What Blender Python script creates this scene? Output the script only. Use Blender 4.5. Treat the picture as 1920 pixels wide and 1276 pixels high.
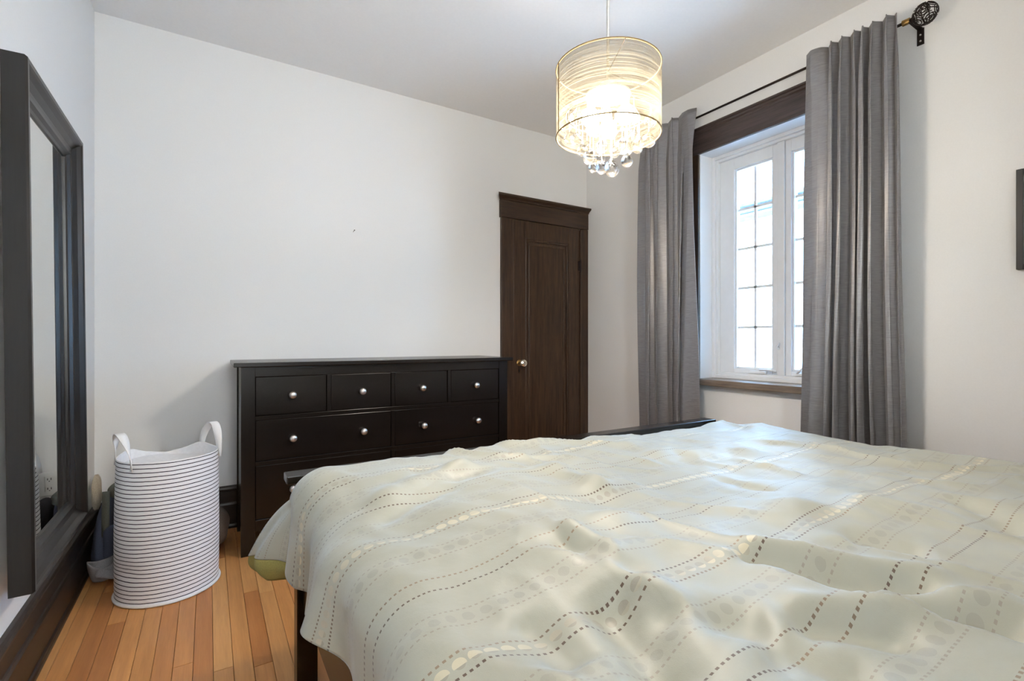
import bpy, bmesh, math, random
import numpy as np
from mathutils import Vector, Matrix, Euler
PI = math.pi
random.seed(7)
for o in list(bpy.data.objects):
    bpy.data.objects.remove(o)
scene = bpy.context.scene
COL = scene.collection

# ------------------------------------------------------------------ camera
CAM_H = 1.07
YAW = math.radians(31.8)
cd = bpy.data.cameras.new('camera'); cd.sensor_width = 36.0; cd.lens = 918.0 / 1920 * 36
cd.clip_start = 0.02
cam = bpy.data.objects.new('camera', cd); COL.objects.link(cam)
cam.location = (0, 0, CAM_H); cam.rotation_euler = (PI/2, 0, -YAW)
scene.camera = cam
# ------------------------------------------------------------------ sky
SKY = 21.0
w = bpy.data.worlds.new('overcast_sky'); scene.world = w; w.use_nodes = True
bg = w.node_tree.nodes['Background']
bg.inputs[0].default_value = (0.96, 0.975, 1.0, 1); bg.inputs[1].default_value = SKY
LAMP = 500.0
# ------------------------------------------------------------------ exposure
vs = scene.view_settings
scene.display_settings.display_device = 'sRGB'
vs.view_transform = 'Standard'; vs.look = 'None'; vs.exposure = 0.5; vs.gamma = 1.0; vs.use_curve_mapping = False

# ================================================================== materials
def srgb(r, g, b):
    f = lambda c: (c/255/12.92) if c/255 <= .04045 else ((c/255+.055)/1.055)**2.4
    return (f(r), f(g), f(b), 1)

class G:
    """tiny node-graph helper: sockets with arithmetic"""
    def __init__(s, nt): s.nt = nt
    def node(s, t, **kw):
        n = s.nt.nodes.new(t)
        for k, v in kw.items(): setattr(n, k, v)
        return n
    def link(s, a, b): s.nt.links.new(a, b)
    def m(s, op, a, b=None, c=None):
        n = s.node('ShaderNodeMath', operation=op)
        for i, x in enumerate((a, b, c)):
            if x is None: continue
            if isinstance(x, (int, float)): n.inputs[i].default_value = x
            else: s.link(x, n.inputs[i])
        return n.outputs[0]
    def mix(s, f, a, b):
        n = s.node('ShaderNodeMix', data_type='RGBA')
        for k, x in ((0, f), (6, a), (7, b)):
            if isinstance(x, (int, float, tuple)): n.inputs[k].default_value = x
            else: s.link(x, n.inputs[k])
        return n.outputs[2]
    def noise(s, vec, scale, detail=3, rough=.5, w=None):
        n = s.node('ShaderNodeTexNoise')
        n.inputs['Scale'].default_value = scale; n.inputs['Detail'].default_value = detail
        n.inputs['Roughness'].default_value = rough
        if w is not None:
            n.noise_dimensions = '4D'; s.link(w, n.inputs['W'])
        if vec is not None: s.link(vec, n.inputs['Vector'])
        return n.outputs[0]
    def mapping(s, vec, scale):
        n = s.node('ShaderNodeMapping'); n.inputs['Scale'].default_value = scale
        s.link(vec, n.inputs['Vector']); return n.outputs[0]
    def ramp(s, f, stops):
        n = s.node('ShaderNodeValToRGB'); cr = n.color_ramp
        while len(cr.elements) < len(stops): cr.elements.new(.5)
        for e, (p, c) in zip(cr.elements, stops): e.position = p; e.color = c
        s.link(f, n.inputs[0]); return n.outputs[0]
    def bump(s, h, strength=.3, dist=.002):
        n = s.node('ShaderNodeBump'); n.inputs['Strength'].default_value = strength
        n.inputs['Distance'].default_value = dist; s.link(h, n.inputs['Height']); return n.outputs[0]

def new_mat(name):
    m = bpy.data.materials.new(name); m.use_nodes = True
    nt = m.node_tree; return m, G(nt), nt.nodes['Principled BSDF'], nt.nodes['Material Output']

def plain(name, col, rough=.5, metal=0, spec=.5, nscale=40, nbump=.05, var=.06):
    m, g, p, out = new_mat(name)
    tc = g.node('ShaderNodeTexCoord').outputs['Object']
    n = g.noise(tc, nscale, 3)
    dark = tuple(c*(1-var*2) for c in col[:3]) + (1,)
    lite = tuple(min(1, c*(1+var)) for c in col[:3]) + (1,)
    g.link(g.ramp(n, [(.3, dark), (.7, lite)]), p.inputs['Base Color'])
    p.inputs['Roughness'].default_value = rough; p.inputs['Metallic'].default_value = metal
    p.inputs['Specular IOR Level'].default_value = spec
    if nbump: g.link(g.bump(n, nbump, .001), p.inputs['Normal'])
    return m

def wood(name, c1, c2, rough=.4, scale=(30, 30, 2.5), spec=.5, bump=.1):
    m, g, p, out = new_mat(name)
    tc = g.node('ShaderNodeTexCoord').outputs['Object']
    v = g.mapping(tc, scale)
    n = g.noise(v, 1.6, 6, .6); n2 = g.noise(v, 6, 3, .6)
    f = g.m('ADD', g.m('MULTIPLY', n, .7), g.m('MULTIPLY', n2, .3))
    g.link(g.ramp(f, [(.32, c1), (.68, c2)]), p.inputs['Base Color'])
    p.inputs['Roughness'].default_value = rough; p.inputs['Specular IOR Level'].default_value = spec
    g.link(g.bump(f, bump, .0015), p.inputs['Normal'])
    return m

M = {}
M['wall'] = plain('wall_paint', (.83, .828, .82, 1), .75, nscale=160, nbump=.04, var=.008)
M['ceiling'] = plain('ceiling_paint', (.92, .92, .92, 1), .85, nscale=90, nbump=.05, var=.008)
M['darkoak'] = wood('dark_stained_oak', srgb(33, 22, 14), srgb(76, 54, 36), .42, (34, 34, 2.2), .45, .25)
M['darkoak_x'] = wood('dark_stained_oak_across', srgb(33, 22, 14), srgb(72, 51, 35), .42, (2.2, 34, 34), .45, .25)
M['darkoak_y_flare'] = wood('dark_oak_along_flare', srgb(50, 41, 39), srgb(82, 70, 67), .4, (34, 2.2, 34), .45, .25)  # oak lightened and greyed to paint in the window flare
M['base'] = wood('dark_baseboard', srgb(25, 18, 14), srgb(46, 33, 25), .4, (34, 2.2, 34), .5, .15)
M['base_x'] = wood('dark_baseboard_across', srgb(25, 18, 14), srgb(46, 33, 25), .4, (2.2, 34, 34), .5, .15)
M['sill'] = wood('sill_oak', srgb(92, 80, 70), srgb(138, 124, 110), .3, (34, 2.2, 34), .5, .2)
M['blackbrown'] = wood('black_brown_stain', srgb(14, 11, 10), srgb(26, 20, 17), .24, (2, 30, 30), .45, .06)
M['blackbrown_z'] = wood('black_brown_stain_upright', srgb(14, 11, 10), srgb(26, 20, 17), .24, (30, 30, 2), .45, .06)
M['mirrorframe'] = wood('black_mirror_frame', srgb(18, 16, 15), srgb(30, 27, 25), .33, (30, 30, 2), .5, .05)
M['white_vinyl'] = plain('white_vinyl', (.82, .84, .86, 1), .35, nscale=20, nbump=0, var=.01)
M['nickel'] = plain('brushed_nickel', (.62, .61, .60, 1), .38, 1.0, nscale=200, nbump=.02)
M['brass'] = plain('aged_brass', srgb(150, 118, 70), .35, .9, nscale=80, nbump=.03)
M['bronze'] = plain('dark_bronze', srgb(46, 38, 36), .4, .7, nscale=80, nbump=.05)
M['whitemetal'] = plain('satin_white_metal', (.72, .72, .70, 1), .35, .3, nscale=80, nbump=0)
M['white_cotton'] = plain('white_webbing', (.86, .86, .86, 1), .85, nscale=600, nbump=.2, var=.03)
M['plastic'] = plain('white_plastic', (.82, .82, .80, 1), .4, nscale=20, nbump=0, var=.01)
M['slot'] = plain('dark_slot', (.03, .03, .03, 1), .6, nbump=0)
M['olive'] = plain('olive_lining', srgb(150, 144, 82), .8, nscale=300, nbump=.15, var=.08)
M['greyblue'] = plain('grey_blue_canvas', srgb(74, 79, 95), .85, nscale=350, nbump=.25, var=.12)
M['oliveband'] = plain('grey_green_webbing', srgb(96, 96, 84), .85, nscale=350, nbump=.25, var=.1)
M['navy'] = plain('navy_cloth', srgb(24, 25, 34), .9, nscale=250, nbump=.25, var=.15)
M['beige'] = plain('beige_cloth', srgb(176, 164, 144), .9, nscale=250, nbump=.25, var=.1)
M['capgrey'] = plain('light_grey_cotton', srgb(150, 146, 146), .9, nscale=300, nbump=.25, var=.1)
M['taupe'] = plain('taupe_satin', srgb(134, 122, 114), .5, nscale=200, nbump=.15, var=.1)
M['black'] = plain('black_lacquer', srgb(22, 22, 22), .35, nbump=0)
M['paper'] = plain('white_mat_board', (.75, .75, .73, 1), .8, nbump=0, var=.01)
M['mattress'] = plain('white_ticking', (.75, .75, .73, 1), .85, nscale=200, nbump=.2)
M['stone'] = plain('pale_stucco', (.88, .88, .87, 1), .9, nscale=15, nbump=.1, var=.03)
M['cornice'] = plain('dark_stone_cornice', (.09, .09, .085, 1), .9, nscale=15, nbump=.1, var=.1)
M['asphalt'] = plain('pale_ground', (.72, .72, .72, 1), .9, nscale=30, nbump=.1)

def mat_mirror():
    m, g, p, out = new_mat('mirror_silver')
    p.inputs['Base Color'].default_value = (.86, .88, .86, 1); p.inputs['Metallic'].default_value = 1
    p.inputs['Roughness'].default_value = .015
    return m
M['mirror'] = mat_mirror()
M['knobglass'] = plain('silvered_knob_glass', (.80, .74, .62, 1), .14, .75, nscale=30, nbump=0)

def mat_pane(name, tint):
    m, g, p, out = new_mat(name)
    t = g.node('ShaderNodeBsdfTransparent'); t.inputs[0].default_value = tint
    gl = g.node('ShaderNodeBsdfGlossy'); gl.inputs['Roughness'].default_value = .02
    fr = g.node('ShaderNodeFresnel'); fr.inputs[0].default_value = 1.3
    mx = g.node('ShaderNodeMixShader'); g.link(fr.outputs[0], mx.inputs[0])
    g.link(t.outputs[0], mx.inputs[1]); g.link(gl.outputs[0], mx.inputs[2]); g.link(mx.outputs[0], out.inputs[0])
    return m
M['pane'] = mat_pane('cool_light_window_glass', (.60, .80, 1.0, 1)); M['fill_pane'] = mat_pane('fill_window_glass', (.97, .98, .97, 1))  # first: blue tint put in to cool daylight; second: glass of added fill window

def mat_crystal():
    m, g, p, out = new_mat('clear_crystal')
    gl = g.node('ShaderNodeBsdfGlass'); gl.inputs['IOR'].default_value = 1.5; gl.inputs['Roughness'].default_value = .0
    t = g.node('ShaderNodeBsdfTransparent')
    mx = g.node('ShaderNodeMixShader'); mx.inputs[0].default_value = .5
    g.link(gl.outputs[0], mx.inputs[1]); g.link(t.outputs[0], mx.inputs[2]); g.link(mx.outputs[0], out.inputs[0])
    return m
M['crystal'] = mat_crystal()

def mat_emit(name, col, s):
    m, g, p, out = new_mat(name)
    e = g.node('ShaderNodeEmission'); e.inputs[0].default_value = col; e.inputs[1].default_value = s
    g.link(e.outputs[0], out.inputs[0]); return m
M['bulb'] = mat_emit('warm_bulb', (1.0, .89, .77, 1), LAMP)

def mat_shade():
    m, g, p, out = new_mat('gauze_shade')
    tc = g.node('ShaderNodeTexCoord').outputs['Object']
    n = g.noise(g.mapping(tc, (2.5, 2.5, 330)), 1.0, 3, .6)
    col = g.ramp(n, [(.34, (.030, .027, .019, 1)), (.66, (.110, .101, .078, 1))])
    d = g.node('ShaderNodeBsdfDiffuse'); tr = g.node('ShaderNodeBsdfTranslucent'); tp = g.node('ShaderNodeBsdfTransparent')
    g.link(col, d.inputs[0]); g.link(col, tr.inputs[0])
    tp.inputs[0].default_value = (1, .97, .90, 1)
    a = g.node('ShaderNodeMixShader'); a.inputs[0].default_value = .5
    g.link(d.outputs[0], a.inputs[1]); g.link(tr.outputs[0], a.inputs[2])
    b = g.node('ShaderNodeMixShader')
    g.link(g.m('ADD', .20, g.m('MULTIPLY', n, .74)), b.inputs[0])
    g.link(tp.outputs[0], b.inputs[1]); g.link(a.outputs[0], b.inputs[2]); g.link(b.outputs[0], out.inputs[0])
    return m
M['shade'] = mat_shade()
M['shadetrim'] = plain('tan_shade_trim', srgb(150, 128, 92), .7, nscale=200, nbump=0)

def mat_curtain():
    m, g, p, out = new_mat('grey_silk_curtain')
    tc = g.node('ShaderNodeTexCoord').outputs['Object']
    n = g.noise(g.mapping(tc, (25, 25, 420)), 1.0, 3, .6)
    col = g.ramp(n, [(.25, srgb(132, 130, 132)), (.75, srgb(164, 162, 164))])
    g.link(col, p.inputs['Base Color'])
    p.inputs['Roughness'].default_value = .34; p.inputs['Specular IOR Level'].default_value = .7
    p.inputs['Sheen Weight'].default_value = .25; p.inputs['Metallic'].default_value = .3
    wr = g.noise(g.mapping(tc, (14, 14, 20)), 1.0, 3)
    h = g.m('ADD', g.m('MULTIPLY', n, .25), wr)
    g.link(g.bump(h, .3, .006), p.inputs['Normal'])
    tr = g.node('ShaderNodeBsdfTranslucent'); g.link(col, tr.inputs[0])
    mx = g.node('ShaderNodeMixShader'); mx.inputs[0].default_value = .28
    g.link(p.outputs[0], mx.inputs[1]); g.link(tr.outputs[0], mx.inputs[2]); g.link(mx.outputs[0], out.inputs[0])
    return m
M['curtain'] = mat_curtain()

def mat_plank():
    m, g, p, out = new_mat('honey_maple_plank')
    tc = g.node('ShaderNodeTexCoord').outputs['Object']
    rnd = g.node('ShaderNodeObjectInfo').outputs['Random']
    w4 = g.m('MULTIPLY', rnd, 60)
    v = g.mapping(tc, (26, 1.6, 26))
    n = g.noise(v, 1.5, 5, .6, w4); n2 = g.noise(v, 9, 2, .6, w4)
    base = g.ramp(rnd, [(0, srgb(184, 120, 66)), (.25, srgb(212, 150, 88)), (.5, srgb(194, 130, 74)),
                        (.75, srgb(220, 166, 104)), (1, srgb(202, 138, 78))])
    f = g.m('ADD', g.m('MULTIPLY', n, .75), g.m('MULTIPLY', n2, .25))
    shade = g.ramp(f, [(.3, (.70, .66, .62, 1)), (.65, (1.0, 1.0, 1.0, 1))])
    mn = g.node('ShaderNodeMix', data_type='RGBA', blend_type='MULTIPLY'); mn.inputs[0].default_value = 1
    g.link(base, mn.inputs[6]); g.link(shade, mn.inputs[7])
    g.link(mn.outputs[2], p.inputs['Base Color'])
    p.inputs['Roughness'].default_value = .38; p.inputs['Specular IOR Level'].default_value = .45
    g.link(g.bump(f, .06, .001), p.inputs['Normal'])
    return m
M['plank'] = mat_plank()

def mat_hamper():
    m, g, p, out = new_mat('striped_canvas')
    tc = g.node('ShaderNodeTexCoord').outputs['Object']
    sx = g.node('ShaderNodeSeparateXYZ'); g.link(tc, sx.inputs[0])
    wob = g.m('MULTIPLY', g.m('SUBTRACT', g.noise(tc, 14, 2), .5), .005)
    z = g.m('ADD', sx.outputs[2], wob)
    fr = g.m('FRACT', g.m('DIVIDE', z, .0168))
    line = g.m('LESS_THAN', fr, .20)
    g.link(g.mix(line, (.84, .84, .86, 1), srgb(26, 30, 44)), p.inputs['Base Color'])
    p.inputs['Roughness'].default_value = .8
    n = g.noise(tc, 500, 2)
    g.link(g.bump(n, .15, .001), p.inputs['Normal'])
    return m
M['hamper'] = mat_hamper()
M['liner'] = plain('white_liner', (.80, .80, .82, 1), .6, nscale=60, nbump=.1, var=.03)

def mat_duvet():
    m, g, p, out = new_mat('woven_dot_duvet')
    uv = g.node('ShaderNodeUVMap'); uv.uv_map = 'UVMap'
    sx = g.node('ShaderNodeSeparateXYZ'); g.link(uv.outputs[0], sx.inputs[0])
    u, v = sx.outputs[0], sx.outputs[1]
    P = .40
    q = g.m('MULTIPLY', g.m('FRACT', g.m('DIVIDE', g.m('SUBTRACT', v, .503 - 4*P), P)), P)
    un = g.node('ShaderNodeCombineXYZ'); g.link(g.m('MULTIPLY', u, 3.0), un.inputs[0]); g.link(g.m('MULTIPLY', g.m('ROUND', g.m('MULTIPLY', v, 10)), 7.3), un.inputs[1])
    slow = g.noise(un.outputs[0], 1.0, 1)
    def absd(c): return g.m('ABSOLUTE', g.m('SUBTRACT', q, c))
    def dashes(c, off, hw, pitch, duty):
        a = g.m('LESS_THAN', g.m('ABSOLUTE', g.m('SUBTRACT', absd(c), off)), hw)
        b = g.m('LESS_THAN', g.m('FRACT', g.m('DIVIDE', u, pitch)), duty)
        return g.m('MULTIPLY', a, b)
    def dots(c, pitch, r):
        fu = g.m('MULTIPLY', g.m('SUBTRACT', g.m('FRACT', g.m('DIVIDE', u, pitch)), .5), pitch)
        d2 = g.m('ADD', g.m('MULTIPLY', fu, fu), g.m('POWER', absd(c), 2))
        rr = g.m('MULTIPLY', r, r) if not isinstance(r, float) else r*r
        return g.m('LESS_THAN', d2, rr)
    rad = g.m('ADD', .0045, g.m('MULTIPLY', g.m('SMOOTH_MIN', slow, .75, .1), .0105))
    dark = g.m('MAXIMUM', dashes(.05, .019, .0021, .0105, .5), dashes(.25, .017, .0019, .0105, .5))
    faint = g.m('MAXIMUM', dashes(.15, .019, .0018, .0105, .5), dashes(.35, .019, .0018, .0105, .5))
    dotsA = dots(.05, .026, rad)
    dotsB = g.m('MAXIMUM', dots(.15, .030, rad), dots(.35, .030, rad))
    tc = g.node('ShaderNodeTexCoord').outputs['Object']
    weave = g.noise(tc, 900, 2)
    base = g.ramp(g.noise(tc, 6, 3), [(.3, srgb(166, 165, 149)), (.7, srgb(174, 174, 159))])
    pick = g.ramp(slow, [(.42, (0, 0, 0, 1)), (.56, (1, 1, 1, 1))])
    dcol = g.mix(pick, srgb(88, 68, 52), srgb(142, 122, 98))
    acol = g.mix(pick, srgb(150, 142, 126), srgb(216, 206, 176))
    c = g.mix(faint, base, srgb(154, 146, 132))
    c = g.mix(g.m('MULTIPLY', dotsB, .5), c, srgb(150, 146, 134))
    c = g.mix(g.m('MULTIPLY', dotsA, .7), c, acol)
    c = g.mix(dark, c, dcol)
    g.link(c, p.inputs['Base Color'])
    dd = g.m('MAXIMUM', dotsA, dotsB)
    g.link(g.m('SUBTRACT', .52, g.m('MULTIPLY', dd, .08)), p.inputs['Roughness'])
    p.inputs['Sheen Weight'].default_value = .5; p.inputs['Sheen Tint'].default_value = (.72, .86, 1, 1); p.inputs['Sheen Roughness'].default_value = .4; p.inputs['Specular IOR Level'].default_value = .7  # blue sheen tint stands in for cool window light on the fabric
    h = g.m('ADD', g.m('MULTIPLY', weave, .3), g.m('MULTIPLY', g.noise(tc, 26, 4), 2.0))
    g.link(g.bump(h, .25, .003), p.inputs['Normal'])
    return m
M['duvet'] = mat_duvet()

# ================================================================== mesh helpers
ORG = {}
def link_obj(name, mesh, parent=None, origin=None, label=None, cat=None, group=None, kind=None):
    o = bpy.data.objects.new(name, mesh); COL.objects.link(o)
    if parent is not None:
        o.parent = parent; ORG[o.name] = ORG[parent.name]
    else:
        o.location = origin or (0, 0, 0); ORG[o.name] = Vector(origin or (0, 0, 0))
    if label: o['label'] = label
    if cat: o['category'] = cat
    if group: o['group'] = group
    if kind: o['kind'] = kind
    return o
def root(name, loc, label=None, cat=None, group=None, kind=None):
    o = link_obj(name, None, None, loc, label, cat, group, kind); o.empty_display_size = .1; return o

class B:
    def __init__(s): s.bm = bmesh.new(); s.uv = None
    def box(s, x0, x1, y0, y1, z0, z1, bev=0.0, seg=2):
        t = bmesh.new()
        bmesh.ops.create_cube(t, size=1, matrix=Matrix.Translation(((x0+x1)/2, (y0+y1)/2, (z0+z1)/2)) @ Matrix.Diagonal((abs(x1-x0), abs(y1-y0), abs(z1-z0), 1)))
        if bev: bmesh.ops.bevel(t, geom=list(t.edges), offset=bev, segments=seg, affect='EDGES', profile=.5)
        s.merge(t); return s
    def merge(s, t):
        me = bpy.data.meshes.new('tmp'); t.to_mesh(me); t.free(); s.bm.from_mesh(me); bpy.data.meshes.remove(me)
    def tube(s, pts, r, n=8, closed=False, cap=True):
        pts = [Vector(p) for p in pts]; N = len(pts); rr = r if isinstance(r, (list, tuple)) else [r]*N
        rings = []; up = None
        for i, p in enumerate(pts):
            a = pts[(i-1) % N] if (closed or i > 0) else p
            b = pts[(i+1) % N] if (closed or i < N-1) else p
            d = (b-a).normalized()
            if up is None:
                up = d.orthogonal().normalized()
            else:
                up = (up - d*up.dot(d)).normalized()
            q = d.cross(up)
            rings.append([s.bm.verts.new(p + (up*math.cos(2*PI*k/n) + q*math.sin(2*PI*k/n))*rr[i]) for k in range(n)])
        for i in range(N if closed else N-1):
            A, C = rings[i], rings[(i+1) % N]
            for k in range(n): s.bm.faces.new((A[k], A[(k+1) % n], C[(k+1) % n], C[k]))
        if cap and not closed:
            s.bm.faces.new(rings[0][::-1]); s.bm.faces.new(rings[-1])
        return s
    def lathe(s, prof, n=24, mat=None, cap=True):
        mat = mat or Matrix.Identity(4); rings = []
        for r, z in prof:
            if r < 1e-6: rings.append([s.bm.verts.new(mat @ Vector((0, 0, z)))])
            else: rings.append([s.bm.verts.new(mat @ Vector((r*math.cos(2*PI*k/n), r*math.sin(2*PI*k/n), z))) for k in range(n)])
        for A, C in zip(rings, rings[1:]):
            if len(A) == 1 and len(C) == 1: continue
            for k in range(n):
                k2 = (k+1) % n
                if len(A) == 1: s.bm.faces.new((A[0], C[k2], C[k]))
                elif len(C) == 1: s.bm.faces.new((A[k], A[k2], C[0]))
                else: s.bm.faces.new((A[k], A[k2], C[k2], C[k]))
        if cap:
            for R_ in (rings[0], rings[-1]):
                if len(R_) > 2: s.bm.faces.new(R_)
        return s
    def grid(s, P, uv=None, closed_u=False):
        """P[i][j] points"""
        ni, nj = len(P), len(P[0])
        V = [[s.bm.verts.new(P[i][j]) for j in range(nj)] for i in range(ni)]
        if uv is not None and s.uv is None: s.uv = s.bm.loops.layers.uv.new('UVMap')
        for i in range(ni if closed_u else ni-1):
            i2 = (i+1) % ni
            for j in range(nj-1):
                f = s.bm.faces.new((V[i][j], V[i2][j], V[i2][j+1], V[i][j+1]))
                if uv is not None:
                    for l, (a, b) in zip(f.loops, ((i, j), (i2, j), (i2, j+1), (i, j+1))): l[s.uv].uv = uv[a][b]
        return s
    def prism(s, poly, fn0, fn1):
        """closed polygon, mapped to both ends by fn0 / fn1"""
        A = [s.bm.verts.new(fn0(p)) for p in poly]; C = [s.bm.verts.new(fn1(p)) for p in poly]; n = len(poly)
        for k in range(n): s.bm.faces.new((A[k], A[(k+1) % n], C[(k+1) % n], C[k]))
        s.bm.faces.new(A[::-1]); s.bm.faces.new(C); return s
    def mesh(s, name, mat, off=(0, 0, 0), smooth=False, recalc=True):
        if recalc: bmesh.ops.recalc_face_normals(s.bm, faces=list(s.bm.faces))
        bmesh.ops.translate(s.bm, verts=list(s.bm.verts), vec=-Vector(off))
        me = bpy.data.meshes.new(name); s.bm.to_mesh(me); s.bm.free()
        for mm in (mat if isinstance(mat, list) else [mat]): me.materials.append(mm)
        if smooth:
            for p in me.polygons: p.use_smooth = True
        return me
    def build(s, name, mat, parent=None, origin=None, smooth=False, recalc=True, **kw):
        off = ORG[parent.name] if parent is not None else Vector(origin or (0, 0, 0))
        return link_obj(name, s.mesh(name, mat, off, smooth, recalc), parent, origin, **kw)

def box_obj(name, mat, parent, *a, bev=.002, **kw):
    return B().box(*a, bev=bev).build(name, mat, parent, **kw)

def sphere_bm(b, c, r, n=16, m=10, sc=(1, 1, 1)):
    prof = [(r*math.sin(PI*k/m) if 0 < k < m else 0, -r*math.cos(PI*k/m)) for k in range(m+1)]
    b.lathe(prof, n, Matrix.Translation(c) @ Matrix.Diagonal((*sc, 1)), cap=False)
    return b

def vnoise(x, y, seed=0):
    """smooth value noise for numpy arrays, range about -1..1"""
    rs = np.random.RandomState(seed); T = rs.rand(64, 64)*2-1
    xi = np.floor(x).astype(int); yi = np.floor(y).astype(int); fx = x-xi; fy = y-yi
    fx = fx*fx*fx*(fx*(fx*6-15)+10); fy = fy*fy*fy*(fy*(fy*6-15)+10)
    g = lambda a, b: T[a % 64, b % 64]
    return (g(xi, yi)*(1-fx)+g(xi+1, yi)*fx)*(1-fy) + (g(xi, yi+1)*(1-fx)+g(xi+1, yi+1)*fx)*fy

# ================================================================== room shell
XL, XR, YB, YR, ZC = -.495, 2.77, 3.25, -1.35, 2.75
# --- floor with single planks
fl = B().box(XL-.2, XR+.2, YR-.2, YB+.2, -.12, -.018).build('floor', M['slot'], None, (0, 0, 0), kind='structure')
PW = .0565
lens = [.38, .55, .75, .95, 1.2, 1.6, 2.2]
pm = {}
for L in lens:
    pm[L] = B().box(-PW/2+.0006, PW/2-.0006, -L/2+.0005, L/2-.0005, -.018, 0, bev=.0007, seg=1).mesh('plank', M['plank'])
rp = random.Random(11)
x = XL + PW/2
while x < XR:
    near = x < .42
    y = YR - rp.random()*.6
    while y < YB:
        L = rp.choice(lens[1:6] if near and y > .6 else lens[5:])
        o = link_obj('plank', pm[L], fl); o.location = (x, y+L/2, 0)
        y += L
    x += PW
# --- walls
B().box(XL-.15, XR+.15, YB, YB+.15, -.1, ZC).build('wall_back', M['wall'], kind='structure')
B().box(XL-.15, XL, YR-.15, YB, -.1, ZC).build('wall_left', M['wall'], kind='structure')
RW = (.10, .66, 1.0, 2.50)                      # opening for the added fill window, behind the viewpoint
wq = B(); wq.box(XL, RW[0], YR-.15, YR, -.1, ZC); wq.box(RW[1], XR, YR-.15, YR, -.1, ZC)
wq.box(RW[0], RW[1], YR-.15, YR, -.1, RW[2]); wq.box(RW[0], RW[1], YR-.15, YR, RW[3], ZC)
wq.build('wall_rear', M['wall'], kind='structure')
B().box(XL-.15, XR+.3, YR-.15, YB+.15, ZC, ZC+.15).build('ceiling', M['ceiling'], kind='structure')
WY0, WY1, WZ0, WZ1 = 1.182, 2.104, .82, 2.30     # window opening
wr = B()
wr.box(XR, XR+.28, YR-.15, WY0, -.1, ZC); wr.box(XR, XR+.28, WY1, YB+.15, -.1, ZC)
wr.box(XR, XR+.28, WY0, WY1, -.1, WZ0-.04); wr.box(XR, XR+.28, WY0, WY1, WZ1, ZC)
wr.build('wall_right', M['wall'], kind='structure')

# --- baseboards: profile (distance from wall, height)
BP = [(0, 0), (.034, 0), (.034, .012), (.030, .022), (.024, .026), (.024, .132), (.020, .142), (.015, .146), (.015, .205),
      (.022, .211), (.024, .222), (.020, .232), (.012, .238), (0, .238)]
def baseboard(name, mat, f):
    B().prism(BP, lambda p: f(p, 0), lambda p: f(p, 1)).build(name, mat, kind='structure')
baseboard('baseboard_left', M['base'], lambda p, e: Vector((XL+p[0], (1.335, YB-.036)[e], p[1])))
baseboard('baseboard_back', M['base_x'], lambda p, e: Vector(((XL+.0005, 1.903)[e], YB-p[0], p[1])))
baseboard('baseboard_right', M['base'], lambda p, e: Vector((XR-p[0], (YR, YB-.03)[e], p[1])))
# door casing at the near end of the left wall, only its edge shows
tb = B(); tb.box(XL, XL+.026, 1.21, 1.318, .28, 2.08, bev=.003); tb.box(XL, XL+.036, 1.20, 1.334, 0, .28, bev=.004)
tb.build('trim_1', M['darkoak'], kind='structure')

# --- door
dr = root('door_1', (2.346, YB, 0), 'dark stained oak door with one long panel and glass knob', kind='structure')
DX0, DX1 = 2.013, 2.680
box_obj('casing', M['darkoak'], dr, 1.906, DX0, YB-.026, YB, 0, 2.015, bev=.003)
box_obj('casing', M['darkoak'], dr, DX1+.012, XR-.002, YB-.026, YB, 0, 2.015, bev=.003)
box_obj('stop_bead', M['darkoak'], dr, DX1-.001, DX1+.011, YB-.032, YB, 0, 2.005, bev=.004)
hd = B(); hd.box(1.898, XR-.002, YB-.030, YB, 2.016, 2.150, bev=.003); hd.build('header', M['darkoak_x'], dr)
cp = [(0, 2.150), (.034, 2.150), (.036, 2.158), (.046, 2.166), (.060, 2.174), (.066, 2.180), (.066, 2.190), (0, 2.190)]
B().prism(cp, lambda p: Vector((1.906-p[0]*.75, YB-p[0], p[1])), lambda p: Vector((XR-.001, YB-p[0], p[1]))).build('cornice', M['darkoak_x'], dr)
lf = B(); st = .118; LY0, LY1 = YB-.019, YB-.001
PX0, PX1, PZ0, PZ1 = DX0+st, DX1-st, .24, 1.875
lf.box(DX0+.003, PX0, LY0, LY1, .008, 2.015, bev=.002); lf.box(PX1, DX1-.003, LY0, LY1, .008, 2.015, bev=.002)
lf.box(PX0, PX1, LY0, LY1, PZ1, 2.015, bev=.002); lf.box(PX0, PX1, LY0, LY1, .008, PZ0, bev=.002)
leaf = lf.build('leaf', M['darkoak'], dr)
box_obj('panel', M['darkoak'], leaf, PX0, PX1, YB-.006, YB-.001, PZ0, PZ1, bev=.0)
mo = B()
for (a, d0) in ((.0, .0), (.032, .004)):
    for (x0, x1, z0, z1) in ((PX0+a, PX0+a+.018, PZ0+a, PZ1-a), (PX1-a-.018, PX1-a, PZ0+a, PZ1-a), (PX0+a, PX1-a, PZ1-a-.018, PZ1-a), (PX0+a, PX1-a, PZ0+a, PZ0+a+.018)):
        mo.box(x0, x1, YB-.017+d0, YB-.002, z0, z1, bev=.005)
mo.build('panel_moulding', M['darkoak'], leaf)
for hz in (1.70, .22):
    h = B(); h.tube([(DX1-.002, YB-.036, hz-.045), (DX1-.002, YB-.036, hz+.045)], .006, 10)
    sphere_bm(h, (DX1-.002, YB-.036, hz+.05), .007, 10, 6); sphere_bm(h, (DX1-.002, YB-.036, hz-.05), .007, 10, 6)
    h.box(DX1-.02, DX1+.01, YB-.032, YB-.02, hz-.042, hz+.042)
    h.build('hinge', M['bronze'], dr, smooth=False)
KX, KZ = DX0+.058, .895
my = Matrix.Translation((KX, YB-.016, KZ)) @ Matrix.Rotation(PI/2, 4, 'X')
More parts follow.
